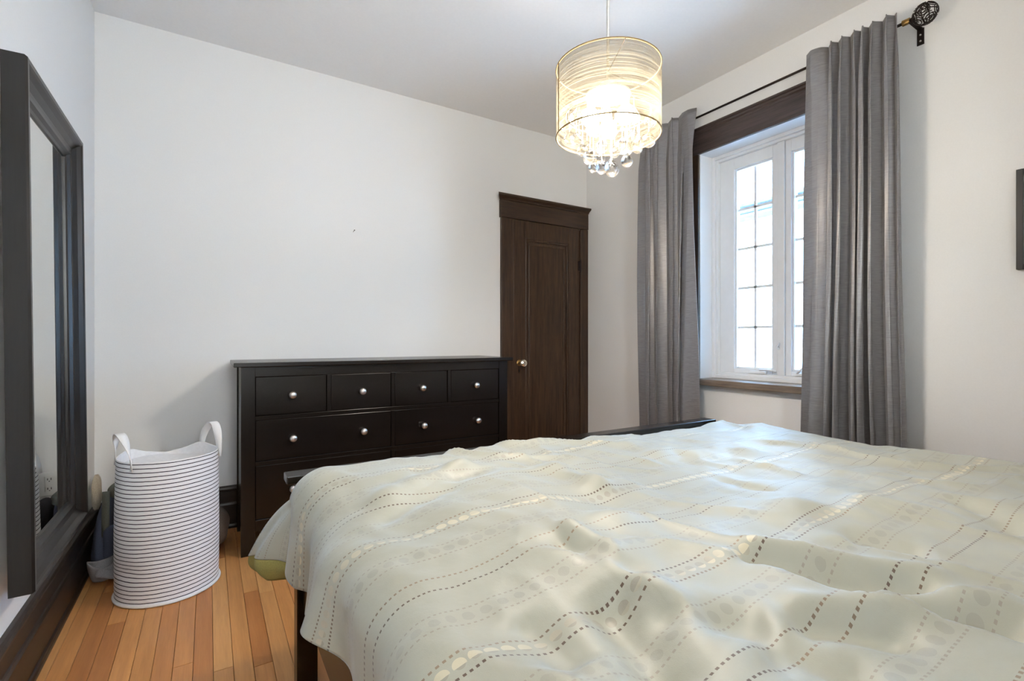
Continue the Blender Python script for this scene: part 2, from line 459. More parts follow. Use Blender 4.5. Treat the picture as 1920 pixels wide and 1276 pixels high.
kb = B(); kb.lathe([(.024, 0), (.024, .004), (.014, .008), (.011, .03), (.016, .036), (.016, .042)], 20, my); k1 = kb.build('knob_base', M['brass'], leaf, smooth=False)
kb = B(); kb.lathe([(.014, .042), (.026, .050), (.030, .062), (.026, .074), (.014, .080), (0, .080)], 12, my); kb.build('glass_knob', M['knobglass'], leaf, label='faceted glass knob')
ke = B(); ke.lathe([(0, 0), (.011, 0), (.010, .003), (0, .003)], 16, Matrix.Translation((KX-.002, YB-.016, KZ-.062)) @ Matrix.Diagonal((1, 1, 2, 1)) @ Matrix.Rotation(PI/2, 4, 'X')); e1 = ke.build('escutcheon', M['brass'], leaf)
box_obj('keyhole_dark', M['slot'], leaf, KX-.0045, KX+.0005, YB-.0205, YB-.0185, KZ-.074, KZ-.05, bev=0)

# --- window
wd = root('window_1', (XR, (WY0+WY1)/2, WZ0), 'white double casement window with grilles and dark oak head', kind='structure')
B().box(XR-.022, XR, WY0-.06, WY1+.06, WZ1, WZ1+.122, bev=.003).build('header', M['darkoak_y_flare'], wd)
cp = [(0, 2.420), (.024, 2.420), (.026, 2.430), (.034, 2.436), (.036, 2.446), (.046, 2.452), (.046, 2.462), (0, 2.462)]
B().prism(cp, lambda p: Vector((XR-p[0], WY0-.06-p[0]*.5, p[1])), lambda p: Vector((XR-p[0], WY1+.06+p[0]*.5, p[1]))).build('cornice', M['darkoak_y_flare'], wd)
for (a, b_) in ((WY1, WY1+.055), (WY0-.055, WY0)):
    box_obj('casing', M['darkoak'], wd, XR-.018, XR, a, b_, WZ0, WZ1, bev=.003)
box_obj('sill', M['sill'], wd, XR-.055, XR+.13, WY0-.03, WY1+.03, WZ0-.04, WZ0, bev=.004)
for (a, b_) in ((WY1-.004, WY1+.0), (WY0, WY0+.004)):
    box_obj('jamb_lining', M['wall'], wd, XR, XR+.125, a, b_, WZ0, WZ1, bev=.0)
FX = XR+.12
def ring(name, mat, par, x0, x1, y0, y1, z0, z1, wd_, bev=.003):
    b = B()
    b.box(x0, x1, y0, y0+wd_, z0, z1, bev=bev); b.box(x0, x1, y1-wd_, y1, z0, z1, bev=bev)
    b.box(x0, x1, y0+wd_, y1-wd_, z0, z0+wd_, bev=bev); b.box(x0, x1, y0+wd_, y1-wd_, z1-wd_, z1, bev=bev)
    return b.build(name, mat, par)
fr = ring('frame', M['white_vinyl'], wd, FX, FX+.10, WY0+.004, WY1-.004, WZ0, WZ1, .022)
ring('frame_step', M['white_vinyl'], fr, FX+.014, FX+.10, WY0+.026, WY1-.026, WZ0+.022, WZ1-.022, .018)
YM = (WY0+WY1)/2
box_obj('mullion', M['white_vinyl'], wd, FX+.02, FX+.10, YM-.022, YM+.022, WZ0+.04, WZ1-.04, bev=.003)
GZ0, GZ1 = .90, 2.175
for (gy0, gy1) in ((1.711, 1.945), (WY0+WY1-1.945, WY0+WY1-1.711)):
    so = (gy0+gy1)/2
    sy0, sy1 = (YM+.022, WY1-.044) if so > YM else (WY0+.044, YM-.022)
    b = B(); x0, x1 = FX+.034, FX+.085
    b.box(x0, x1, sy0, gy0-.012, WZ0+.04, WZ1-.04, bev=.003); b.box(x0, x1, gy1+.012, sy1, WZ0+.04, WZ1-.04, bev=.003)
    b.box(x0, x1, gy0-.012, gy1+.012, WZ0+.04, GZ0-.012, bev=.003); b.box(x0, x1, gy0-.012, gy1+.012, GZ1+.012, WZ1-.04, bev=.003)
    sash = b.build('sash', M['white_vinyl'], wd)
    ring('glazing_bead', M['white_vinyl'], sash, x0+.01, x1-.005, gy0-.012, gy1+.012, GZ0-.012, GZ1+.012, .012, bev=.003)
    ym = (gy0+gy1)/2
    box_obj('muntin', M['white_vinyl'], sash, x0+.026, x0+.036, ym-.008, ym+.008, GZ0, GZ1, bev=.001)
    for k in range(1, 5):
        z = GZ0 + (GZ1-GZ0)*k/5
        box_obj('muntin', M['white_vinyl'], sash, x0+.026, x0+.036, gy0, gy1, z-.008, z+.008, bev=.001)
    box_obj('pane', M['pane'], sash, x0+.038, x0+.042, gy0-.002, gy1+.002, GZ0-.002, GZ1+.002, bev=0)
# cranks and lock
for yc, fold in ((1.79, 0), (YM-.13, 1)):
    b = B(); b.box(FX+.008, FX+.034, yc-.055, yc+.045, WZ0+.042, WZ0+.060, bev=.004)
    ck = b.build('crank_cover', M['white_vinyl'], wd)
    b = B()
    if fold: b.tube([(FX+.012, yc+.03, WZ0+.058), (FX+.006, yc+.0, WZ0+.085), (FX, yc-.03, WZ0+.105)], .006, 8); sphere_bm(b, (FX-.002, yc-.032, WZ0+.11), .010, 10, 6)
    else: b.tube([(FX+.012, yc-.02, WZ0+.066), (FX+.008, yc-.07, WZ0+.070), (FX+.008, yc-.115, WZ0+.066)], .006, 8); sphere_bm(b, (FX+.008, yc-.118, WZ0+.066), .008, 10, 6)
    b.build('crank_handle', M['white_vinyl'], ck, smooth=True)
b = B(); b.box(FX+.026, FX+.034, YM-.005, YM+.025, WZ0+.17, WZ0+.24, bev=.003)
b.tube([(FX+.024, YM+.01, WZ0+.20), (FX+.008, YM+.014, WZ0+.215), (FX+.0, YM-.004, WZ0+.235)], [.009, .008, .005], 8)
b.build('lock_lever', M['white_vinyl'], wd)

# --- unseen window added in the rear wall to let in fill daylight
w2 = root('added_fill_window', ((RW[0]+RW[1])/2, YR, RW[2]), 'added fill window, out of view in the wall behind the bed head', kind='structure')
b = B()
for k in range(4):
    if k % 3: continue
    xx = RW[0]+(RW[1]-RW[0]-.05)*k/3; b.box(xx, xx+.05, YR-.10, YR-.04, RW[2], RW[3], bev=.003)
b.box(RW[0], RW[1], YR-.10, YR-.04, RW[2], RW[2]+.05, bev=.003); b.box(RW[0], RW[1], YR-.10, YR-.04, RW[3]-.05, RW[3], bev=.003)
b.build('frame', M['white_vinyl'], w2)
for k in range(1):
    box_obj('pane', M['fill_pane'], w2, RW[0]+.05, RW[1]-.05, YR-.072, YR-.068, RW[2]+.05, RW[3]-.05, bev=0)
# --- neighbouring house seen through the panes
nb = root('neighbour_house', (6.4, 3.2, -3.0), 'pale house wall with a grey stone cornice outside the window', 'house')
B().box(6.4, 7.2, -2, 9, -3.0, 3.02).build('wall', M['stone'], nb)
for z0, z1, d in ((2.74, 2.80, .05), (2.84, 2.87, .07), (2.93, 2.97, .09)):
    box_obj('cornice_band', M['cornice'], nb, 6.4-d, 6.42, -2, 9, z0, z1, bev=.004)
B().box(3.3, 12, -8, 14, -3.2, -3.0).build('ground', M['asphalt'], kind='structure')

# ================================================================== dresser
DL, DRX, DYF, DYB, DH = .104, 1.702, 2.73, 3.205, .96
ds = root('dresser', ((DL+DRX)/2, (DYF+DYB)/2, 0), 'long black-brown wooden dresser with round metal knobs against the white wall', 'dresser')
box_obj('top', M['blackbrown'], ds, DL, DRX, DYF, DYB, DH-.022, DH, bev=.003)
BX0, BX1, BYF, BYB = DL+.032, DRX-.032, DYF+.022, DYB-.012
for (x0, x1) in ((BX0, BX0+.062), (BX1-.062, BX1)):
    b = B()
    b.prism([(x0, 0.0), (x1, 0.0), (x1, DH-.022), (x0, DH-.022)], lambda p: Vector((p[0], BYF, p[1])), lambda p: Vector((p[0], BYF+.055, p[1])))
    b.build('leg', M['blackbrown_z'], ds)
    b = B().box(x0 if x0 == BX0 else x1-.045, x0+.045 if x0 == BX0 else x1, BYB-.055, BYB, 0, DH-.022, bev=.002); b.build('leg', M['blackbrown_z'], ds)
for (x0, x1) in ((BX0+.006, BX0+.024), (BX1-.024, BX1-.006)):
    box_obj('side_panel', M['blackbrown_z'], ds, x0, x1, BYF+.055, BYB-.055, .13, DH-.022, bev=0)
box_obj('back_panel', M['blackbrown'], ds, BX0+.045, BX1-.045, BYB-.012, BYB-.004, .13, DH-.022, bev=0)
IX0, IX1 = BX0+.062, BX1-.062; XM = (IX0+IX1)/2
b = B()
FY0, FY1 = BYF+.002, BYF+.03
R1, R2, R3 = (.690, .888), (.462, .670), (.170, .442)
b.box(IX0, IX1, FY0, FY1, R1[1], DH-.022, bev=.001); b.box(IX0, IX1, FY0, FY1, R2[1], R1[0], bev=.001)
b.box(IX0, IX1, FY0, FY1, R3[1], R2[0], bev=.001); b.box(IX0, IX1, FY0, FY1, .115, R3[0], bev=.001)
for z0, z1 in (R1, R2, R3): b.box(XM-.010, XM+.010, FY0, FY1, z0, z1, bev=.001)
Q = (XM-IX0)/2
for xm in (IX0+Q, XM+Q): b.box(xm-.010, xm+.010, FY0, FY1, R1[0], R1[1], bev=.001)
b.build('front_frame', M['blackbrown'], ds)
mk = Matrix.Rotation(PI/2, 4, 'X')
knob_mesh = B().lathe([(.007, 0), (.007, .010), (.0155, .016), (.0185, .023), (.0175, .030), (.011, .035), (0, .0365)], 20, mk).mesh('knob', M['nickel'], smooth=True)
def drawer(x0, x1, z0, z1, ks):
    gp = .003
    d = box_obj('drawer', M['blackbrown'], ds, x0+gp, x1-gp, BYF+.006, BYF+.40, z0+gp, z1-gp, bev=.0015)
    for kx in ks:
        k = link_obj('knob', knob_mesh, d); k.location = Vector((kx, BYF+.006, z0+(z1-z0)*.5)) - ORG[ds.name]
for i in range(4):
    x0 = IX0 + Q*i + (.010 if i else 0); x1 = IX0+Q*(i+1) - (.010 if i < 3 else 0)
    drawer(x0, x1, *R1, [(x0+x1)/2])
for z in (R2, R3):
    for (x0, x1) in ((IX0, XM-.010), (XM+.010, IX1)):
        w_ = x1-x0; drawer(x0, x1, *z, [x0+w_*.25, x0+w_*.77])

# ================================================================== bed
FBY = 1.64
bd = root('bed', (1.222, .6, 0), 'dark wooden bed frame under a pale duvet, footboard facing the dresser', 'bed')

rail = box_obj('foot_rail', M['blackbrown'], bd, .200, 2.245, FBY-.035, FBY+.035, .635, .66, bev=.003)
for (x0, x1) in ((.229, .289), (2.156, 2.216)):
    box_obj('post', M['blackbrown_z'], bd, x0, x1, FBY-.03, FBY+.03, 0, .635, bev=.003)
box_obj('footboard_panel', M['blackbrown'], bd, .289, 2.156, FBY-.012, FBY+.012, .30, .635, bev=.001)
for (x0, x1) in ((.245, .270), (2.175, 2.200)):
    box_obj('side_rail', M['blackbrown'], bd, x0, x1, -.44, FBY-.03, .26, .42, bev=.002)
for (x0, x1) in ((.229, .289), (2.156, 2.216)):
    box_obj('post', M['blackbrown_z'], bd, x0, x1, -.50, -.44, 0, 1.17, bev=.003)
box_obj('headboard_panel', M['blackbrown'], bd, .289, 2.156, -.485, -.455, .30, 1.17, bev=.001)
box_obj('head_rail', M['blackbrown'], bd, .200, 2.245, -.51, -.43, 1.17, 1.20, bev=.003)
b = B().box(.275, 2.17, -.435, FBY-.08, .30, .60, bev=.05, seg=4)
b.build('mattress', M['mattress'], None, (1.22, .55, .30), smooth=True, label='white mattress under the pale duvet on the dark bed', cat='mattress')

# --- duvet
DU_X0, DU_X1, DU_Z, DU_R = .205, 2.250, .686, .10
DROP_L, DROP_R = .135, .20
def duvet():
    flat = DU_X1-DU_X0-2*DU_R; arc = DU_R*PI/2
    total = DROP_L+arc+flat+arc+DROP_R
    ni, nj = 300, 250
    a = np.linspace(0, total, ni)
    px = np.zeros(ni); pz = np.zeros(ni); nx = np.zeros(ni); nz = np.zeros(ni)
    for i, s in enumerate(a):
        if s < DROP_L:
            px[i] = DU_X0; pz[i] = DU_Z-DU_R-(DROP_L-s); nx[i] = -1
        elif s < DROP_L+arc:
            t = (s-DROP_L)/DU_R; px[i] = DU_X0+DU_R-DU_R*math.cos(t); pz[i] = DU_Z-DU_R+DU_R*math.sin(t); nx[i] = -math.cos(t); nz[i] = math.sin(t)
        elif s < DROP_L+arc+flat:
            px[i] = DU_X0+DU_R+s-DROP_L-arc; pz[i] = DU_Z; nz[i] = 1
        elif s < DROP_L+2*arc+flat:
            t = (s-DROP_L-arc-flat)/DU_R; px[i] = DU_X1-DU_R+DU_R*math.sin(t); pz[i] = DU_Z-DU_R+DU_R*math.cos(t); nx[i] = math.sin(t); nz[i] = math.cos(t)
        else:
            px[i] = DU_X1; pz[i] = DU_Z-DU_R-(s-DROP_L-2*arc-flat); nx[i] = 1
    y = np.linspace(-.38, 1.585, nj)
    A, Y = np.meshgrid(a, y, indexing='ij')
    PX = np.repeat(px[:, None], nj, 1); PZ = np.repeat(pz[:, None], nj, 1)
    NX = np.repeat(nx[:, None], nj, 1); NZ = np.repeat(nz[:, None], nj, 1)
    # how far down the side we are (0 on top, 1 at the hem)
    side = np.clip((DU_Z-PZ)/(DROP_L+DU_R), 0, 1)
    top = np.clip(1-side*2.2, 0, 1)
    h = np.zeros_like(PX)
    # soft quilt swelling
    h += .012*vnoise(PX*3.1+5, Y*3.1+2, 1)
    # long folds running towards the near right, fanning out
    ang = math.radians(-56)
    def ridge(ang, wl, ln, seed, amp, sharp):
        c, s_ = math.cos(ang), math.sin(ang)
        al = PX*c+Y*s_; ac = -PX*s_+Y*c
        wob = .35*vnoise(al*3, ac*3, seed+9)
        n = vnoise(ac/wl+wob*2+3, al/ln+7, seed)
        r = (1-np.abs(n)*1.6); r = np.clip(r, 0, 1)**sharp
        return amp*r
    h += ridge(math.radians(-52), .24, .7, 21, .014, 1.5)
    h += ridge(math.radians(-75), .13, .45, 47, .006, 2.2)
    # single long folds: (x0, y0, x1, y1, half width, height)
    FOLDS = [(0.581, 0.743, 0.587, 0.575, 0.03, -0.016), (0.619, 0.783, 0.614, 0.628, 0.026, 0.016), (0.521, 0.573, 0.472, 0.389, 0.045, -0.028), (0.576, 0.627, 0.573, 0.446, 0.035, 0.018), (0.566, 0.501, 0.657, 0.4, 0.035, -0.022), (0.811, 0.529, 0.882, 0.412, 0.03, -0.022), (0.882, 0.412, 0.987, 0.304, 0.032, -0.024), (0.876, 0.56, 1.065, 0.336, 0.035, 0.016), (0.889, 0.318, 0.943, 0.194, 0.03, -0.024), (0.893, 0.355, 1.031, 0.212, 0.03, 0.015), (0.707, 0.371, 0.787, 0.276, 0.035, -0.018), (0.745, 0.408, 0.855, 0.287, 0.03, 0.014), (1.094, 0.481, 1.156, 0.38, 0.03, -0.014), (0.587, 0.347, 0.647, 0.257, 0.04, -0.014), (0.408, 0.598, 0.408, 0.478, 0.05, -0.014), (0.342, 1.194, 0.613, 1.281, 0.03, 0.014), (0.33, 1.07, 0.557, 1.164, 0.03, -0.01), (1.253, 0.919, 1.246, 0.737, 0.03, -0.012), (1.537, 0.983, 1.454, 0.795, 0.03, 0.012), (0.89, 1.217, 0.894, 0.983, 0.03, 0.013), (1.315, 0.567, 1.35, 0.381, 0.035, 0.01), (1.511, 0.445, 1.405, 0.312, 0.04, -0.014)]
    for (x0, y0, x1, y1, wdt, am) in FOLDS:
        L_ = math.hypot(x1-x0, y1-y0); dx, dy = (x1-x0)/L_, (y1-y0)/L_
        bend = .03*vnoise(PX*5+x0*9, Y*5+y0*7, 77)
        al = (PX-x0)*dx+(Y-y0)*dy; ac = -(PX-x0)*dy+(Y-y0)*dx + bend
        e = np.clip(al/L_*3.2+.6, 0, 1)*np.clip((L_-al)/L_*3.2+.6, 0, 1); e = e*e*(3-2*e)
        h += am*np.exp(-(ac/wdt)**2)*e
    h += .004*vnoise(PX*11, Y*9, 3) + .0018*vnoise(PX*26, Y*22, 4)
    # pinched puckers
    for (cx, cy, ra, am) in ((.63, 1.31, .055, .028), (.60, 1.25, .07, -.012), (.90, 1.00, .07, .016), (.83, .93, .08, -.014), (.74, .78, .06, .016), (1.34, 1.18, .06, .016), (1.62, 1.05, .05, .014), (1.15, .62, .06, .014)):
        d2 = ((PX-cx)**2+((Y-cy)*1.3)**2)/ra**2
        h += am*np.exp(-d2)
    h *= 1.3
    sm = np.clip((Y-1.15)/.3, 0, 1); sm = sm*sm*(3-2*sm)
    h = (h-.016+.014*sm - .024*sm*np.clip((PX-1.1)/.6, 0, 1))*(top*.95+.05)
    # hanging drape on the sides
    f1 = np.sin(Y*13.0+1.2*vnoise(Y*2, A*2, 5)+.8)
    f2 = np.sin(Y*27.0+2.0*vnoise(Y*3, A*3, 6))
    left = (PX < 1.2)
    hang = side**1.05*(.028*f1+.010*f2+.020)
    h += np.where(left, hang, hang*.6)
    X = PX+NX*h; Z = PZ+NZ*h
    # hem height varies a little
    Z -= np.where(left, side**2*(.018*np.sin(Y*5+1)), 0)
    # foot end turns down inside the footboard
    t = np.clip((Y-1.49)/.095, 0, 1)
    Z -= top*(1-np.sqrt(np.clip(1-t*t, 0, 1)))*.13
    Y2 = Y.copy()
    # near the foot corner the side is lifted and rounded off
    cr = np.clip((Y-1.36)/.22, 0, 1)
    Z -= np.where(left, (1-np.clip((PX-.2)/.35, 0, 1))*cr**2*.02*(1-side), 0)
    X += np.where(left, side*cr*.05, 0); Z += np.where(left, side*cr*.05, 0)
    Z += np.where(left, side**2*.05*np.exp(-((Y-1.0)/.18)**2), 0)
    P = [[Vector((X[i, j], Y2[i, j], Z[i, j])) for j in range(nj)] for i in range(ni)]
    uv = [[(a[i], y[j]) for j in range(nj)] for i in range(ni)]
    return P, uv
P, uv = duvet()
dv = B().grid(P, uv).build('duvet', [M['duvet'], M['olive']], None, (1.22, .6, .68), smooth=True, recalc=False,
     label='pale sage duvet with rows of woven dots spread over the bed', cat='duvet')
def solid(o, t, off=-1, mo=0):
    s = o.modifiers.new('thickness', 'SOLIDIFY'); s.thickness = t; s.offset = off; s.material_offset = mo; s.use_rim = True
# make sure normals point out
if dv.data.polygons[len(dv.data.polygons)//2].normal.z < 0: dv.data.flip_normals()
solid(dv, .014, -1, 1)
# corner flap hanging past the footboard post
def flap():
    A0, A1 = Vector((.262, 1.525, .645)), Vector((.108, 1.705, .408))
    C0, C1 = Vector((.200, 1.42, .600)), Vector((.205, 1.44, .465))
    ni, nj = 40, 30
    P = []; uv = []
    for i in range(ni):
        s = i/(ni-1); row = []; ur = []
        top_ = A0.lerp(A1, s) + Vector((-.012, .008, .022))*math.sin(PI*s)
        bot = C0.lerp(C1, s)
        for j in range(nj):
            t = j/(nj-1)
            p = top_.lerp(bot, t)
            bulge = math.sin(PI*t)*(.014+.008*s)
            fold = .014*math.sin(t*9+s*3+.5)*math.sin(PI*min(1, t*1.2))*s
            p += Vector((-1, -.25, 0)).normalized()*(bulge+fold)
            p.z += .012*math.sin(PI*t)*s
            row.append(p); ur.append((.10+s*.28, 1.36+t*.36))
        P.append(row); uv.append(ur)
    return P, uv
FP, fuv = flap()
fo = B().grid(FP, fuv).build('corner_flap', [M['duvet'], M['olive']], dv, smooth=True)
solid(fo, .010, 0, 0)
LP = []
edge = FP[-1]
for k in range(10):
    t = k/9; row = []
    for j, p in enumerate(edge):
        q = j/(len(edge)-1)
        d = Vector((.030, -.015, -.062))*(math.sin(PI*min(1, q*.55+.28))**.8)
        row.append(p + d*t + Vector((-.012, 0, 0))*math.sin(PI*t) + Vector((.004*math.sin(q*14), 0, 0))*t)
    LP.append(row)
lo = B().grid(LP).build('lining', M['olive'], dv, smooth=True, label='olive green lining turned out at the duvet corner'); solid(lo, .006, 0)

# ================================================================== hamper
HX, HY, HR, HH = -.147, 2.610, .187, .578
hp = root('laundry_hamper', (HX, HY, 0), 'white fabric laundry hamper with thin navy stripes and two loop handles', 'hamper')
def hrim(th):
    """rim height: the far side sags into a V between two peaks"""
    d = (th - math.radians(97) + PI) % (2*PI) - PI
    v = max(0, 1-abs(d)/math.radians(42))
    pk = math.exp(-((abs(d)-math.radians(48))/math.radians(16))**2)
    return HH - .030*v + .012*pk
def hamper_pt(th, f, r):
    sq = 1+.012*math.sin(3*th+1)*(f) + .018*math.sin(2*th)*(1-abs(2*f-1))
    dent = -.012*math.exp(-((th-3.9)/.35)**2-((f-.22)/.06)**2)
    rr = (r*sq*(1+.015*math.sin(PI*f)) + dent)*(1 - .02*f)
    return Vector((HX+rr*math.cos(th), HY+rr*math.sin(th), .006+f*(hrim(th)-.006)))
nth, nz = 96, 44
P = [[hamper_pt(2*PI*i/nth, j/(nz-1), HR) for j in range(nz)] for i in range(nth)]
body = B().grid(P, closed_u=True).build('body', M['hamper'], hp, smooth=True)
P = [[hamper_pt(2*PI*i/nth, .02+.978*j/11, HR-.004) for j in range(12)] for i in range(nth)]
B().grid(P, closed_u=True).build('liner', M['liner'], hp, smooth=True)
b = B(); b.lathe([(0, .012), (HR-.006, .012), (HR-.006, .004), (0, .004)], 64, Matrix.Translation((HX, HY, 0)), cap=False); b.build('base', M['liner'], hp)
B().tube([hamper_pt(2*PI*i/72, 0, HR+.002) + Vector((0, 0, .0015)) for i in range(72)], .0065, 8, closed=True).build('bottom_piping', M['white_cotton'], hp, smooth=True)
B().tube([hamper_pt(2*PI*i/96, 1, HR-.002) for i in range(96)], .0022, 6, closed=True).build('top_binding', M['white_cotton'], hp, smooth=True)
# folded inner cover
b = B(); P = []
for i in range(65):
    th = 2*PI*i/64; row = []
    for j in range(9):
        r = (HR-.008)*(1-j/8*.995)
        row.append(Vector((HX+r*math.cos(th), HY+r*math.sin(th), HH-.035-.012*(1-r/HR)+.006*math.sin(3*th+8*r))))
    P.append(row)
b.grid(P).build('inner_cover', M['liner'], hp, smooth=True)
def strap(th0, th1, lean):
    a = hamper_pt(th0, 1, HR+.004); c = hamper_pt(th1, 1, HR+.004)
    a.z = c.z = HH; out = ((a+c)/2-Vector((HX, HY, HH))).normalized()
    pts = []
    a0 = a.copy(); a0.z -= .032; c0 = c.copy(); c0.z -= .032
    pts.append(a0)
    for k in range(21):
        t = k/20; p = a.lerp(c, t); p.z = HH + .112*math.sin(PI*t)**.62; p += out*lean*math.sin(PI*t)
        pts.append(p)
    pts.append(c0)
    tan = (c-a).normalized(); b = B(); P = []
    for k, p in enumerate(pts):
        d = (pts[min(k+1, len(pts)-1)]-pts[max(k-1, 0)]).normalized()
        wdir = out.copy(); nrm = d.cross(wdir).normalized()
        wdir = (out*(.55 if 0 < k < len(pts)-1 else .1) + tan*.0 + nrm*0).normalized()
        # strap lies along the rim at its ends and turns on edge at the top
        f = math.sin(PI*k/(len(pts)-1))
        wv = (tan*(1-f) + out*f).normalized()*.0165
        P.append([p-wv, p+wv])
    o = b.grid(P).build('handle', M['white_cotton'], hp, smooth=True); solid(o, .003, 0)
strap(math.radians(175), math.radians(232), .012)
strap(math.radians(50), math.radians(-4), .012)

# ================================================================== mirror
def mirror():
    W, H, D, FW = .705, 1.475, .054, .088
    rt = root('wall_mirror', (XL+.036, 2.187, .375), 'tall black wooden framed mirror leaning on the white left wall above baseboard', 'mirror')
    prof = [(0, 0), (0, D-.006), (.004, D), (.016, D), (.021, D-.004), (.030, D-.016), (.046, D-.028), (.056, D-.030), (.062, D-.026), (.072, D-.027), (.080, D-.036), (FW, D-.040), (FW, .002), (FW, 0)]
    cs = [(-W/2, 0), (W/2, 0), (W/2, H), (-W/2, H)]
    inn = [(1, 1), (-1, 1), (-1, -1), (1, -1)]
    for k in range(4):
        a, c = cs[k], cs[(k+1) % 4]; ia, ic = inn[k], inn[(k+1) % 4]
        b = B().prism(prof, lambda p: Vector((p[1], a[0]+ia[0]*p[0], a[1]+ia[1]*p[0])), lambda p: Vector((p[1], c[0]+ic[0]*p[0], c[1]+ic[1]*p[0])))
        link_obj('frame_rail', b.mesh('frame_rail', M['mirrorframe']), rt)
    b = B().box(.004, .010, -W/2+FW-.006, W/2-FW+.006, FW-.006, H-FW+.006)
    link_obj('mirror_glass', b.mesh('mirror_glass', M['mirror']), rt)
    rt.rotation_euler = (0, -math.radians(.6), 0)
    return rt
mirror()

# ================================================================== curtains and rod
RX, RZ = 2.676, 2.505
def curtain(name, y0, y1, n, flat, sgn, label, seed, spread):
    """y0 = edge next to the window, y1 = outer edge"""
    rs = random.Random(seed)
    ns, nz = 420, 70
    ph = np.zeros(ns)
    s = np.linspace(0, 1, ns)
    dens = np.where(s < flat, .38, 1.0) + .30*np.sin(s*17+seed) + .18*np.sin(s*31+seed*2)
    dens = np.clip(dens, .15, None); cum = np.cumsum(dens); cum = cum/cum[-1]*n*2*PI
    P = []
    for i in range(ns):
        row = []
        for k in range(nz):
            f = k/(nz-1)                      # 0 top .. 1 bottom
            z = RZ+.034 - f*(RZ+.034-.03)
            env = min(1, f/.10)
            A = .016+.026*env**.7 + .012*f
            A *= 1+.45*math.sin(cum[i]*.37+seed)*env
            if s[i] < flat: A *= .35+.65*(1-env) + .35*f*math.sin(PI*s[i]/flat)
            c = cum[i] + .5*math.sin(f*3+i*.012+seed)*env + .25*f*math.sin(i*.05)
            xx = 2.622 - A*(math.sin(c) + .22*math.sin(2*c+1+2*f)*env)
            w_ = y0+(y1-y0)*s[i]
            yy = w_ + (y1-y0)/n*.24*math.sin(2*c)*(.4+.6*env)
            # outer edges widen a little towards the floor
            yy += (s[i]-.5)*(y1-y0)*spread*f + .006*math.sin(f*9+i*.01)*f
            if k == 0 or f < .02: z += .006*math.sin(c)
            row.append(Vector((min(xx, 2.667), yy, z)))
        P.append(row)
    o = B().grid(P).build(name, M['curtain'], None, (2.632, (y0+y1)/2, .03), smooth=True, label=label, cat='curtain', group='grey curtains at the window')
    solid(o, .0025, 0)
    return o
curtain('curtain', 1.345, .957, 7.0, .30, 1, 'wide grey silk curtain covering the right part of the window, beside the picture frame', 3, .13)
curtain('curtain', 2.012, 2.475, 4.0, .25, -1, 'narrow grey silk curtain between the window and the door corner', 8, .02)
cr = root('curtain_rod', (RX, 1.70, RZ), 'thin dark curtain rod with openwork scroll finials above the window', 'curtain rod')
B().tube([(RX, .935, RZ), (RX, 2.515, RZ)], .0065, 10).build('rod', M['bronze'], cr, smooth=True)
def finial(y, d):
    b = B().tube([(RX, y-d*.014, RZ), (RX, y+d*.014, RZ)], .013, 14); b.build('collar', M['brass'], cr, label='tan bronze collar')
    b = B().tube([(RX, y+d*.012, RZ), (RX, y+d*.02, RZ), (RX, y+d*.030, RZ)], [.006, .009, .007], 10); nk = b.build('finial_neck', M['bronze'], cr, smooth=True)
    c = Vector((RX, y+d*.069, RZ)); R_ = .045
    b = B()
    dirs = [Vector((math.sin(t)*math.cos(p), math.sin(t)*math.sin(p), math.cos(t))) for t, p in ((PI/2, 0), (PI/2, PI/2), (PI/2, PI), (PI/2, 3*PI/2), (.62, .5), (.62, 2.6), (.62, 4.6), (2.52, .2), (2.52, 2.3), (2.52, 4.4))]
    for a in dirs:       # scroll spiral wrapped over the ball at each pole
        u_ = a.orthogonal().normalized(); v_ = a.cross(u_)
        pts = []
        for k in range(26):
            t = k/25; an = t*4.4*PI; ra = .10+.55*t
            q = (a + (u_*math.cos(an)+v_*math.sin(an))*ra).normalized()*R_
            pts.append(c+q)
        b.tube(pts, .0021, 5)
    for ax in (Vector((1, 0, 0)), Vector((0, 1, 0)), Vector((0, 0, 1))):
        u_ = ax.orthogonal().normalized(); v_ = ax.cross(u_)
        b.tube([c+(u_*math.cos(2*PI*k/28)+v_*math.sin(2*PI*k/28))*R_ for k in range(28)], .0024, 5, closed=True)
    b.build('finial', M['bronze'], cr, smooth=True, label='round openwork scroll finial')
    b = B(); yb = y+d*.022
    b.box(RX-.012, XR-.004, yb-.010, yb+.010, RZ-.016, RZ-.011)
    b.box(XR-.0045, XR-.0005, yb-.013, yb+.013, RZ-.085, RZ-.011)
    b.tube([(RX+.011*math.cos(t), yb, RZ+.011*math.sin(t)) for t in [PI+PI*k/10 for k in range(11)]], .0035, 6)
    br = b.build('bracket', M['bronze'], cr)
    for zz in (-.04, -.068):
        b = B(); sphere_bm(b, (XR-.005, yb, RZ+zz), .0045, 10, 6); b.build('screw', M['nickel'], br, smooth=True)
finial(.940, -1); finial(2.51, 1)

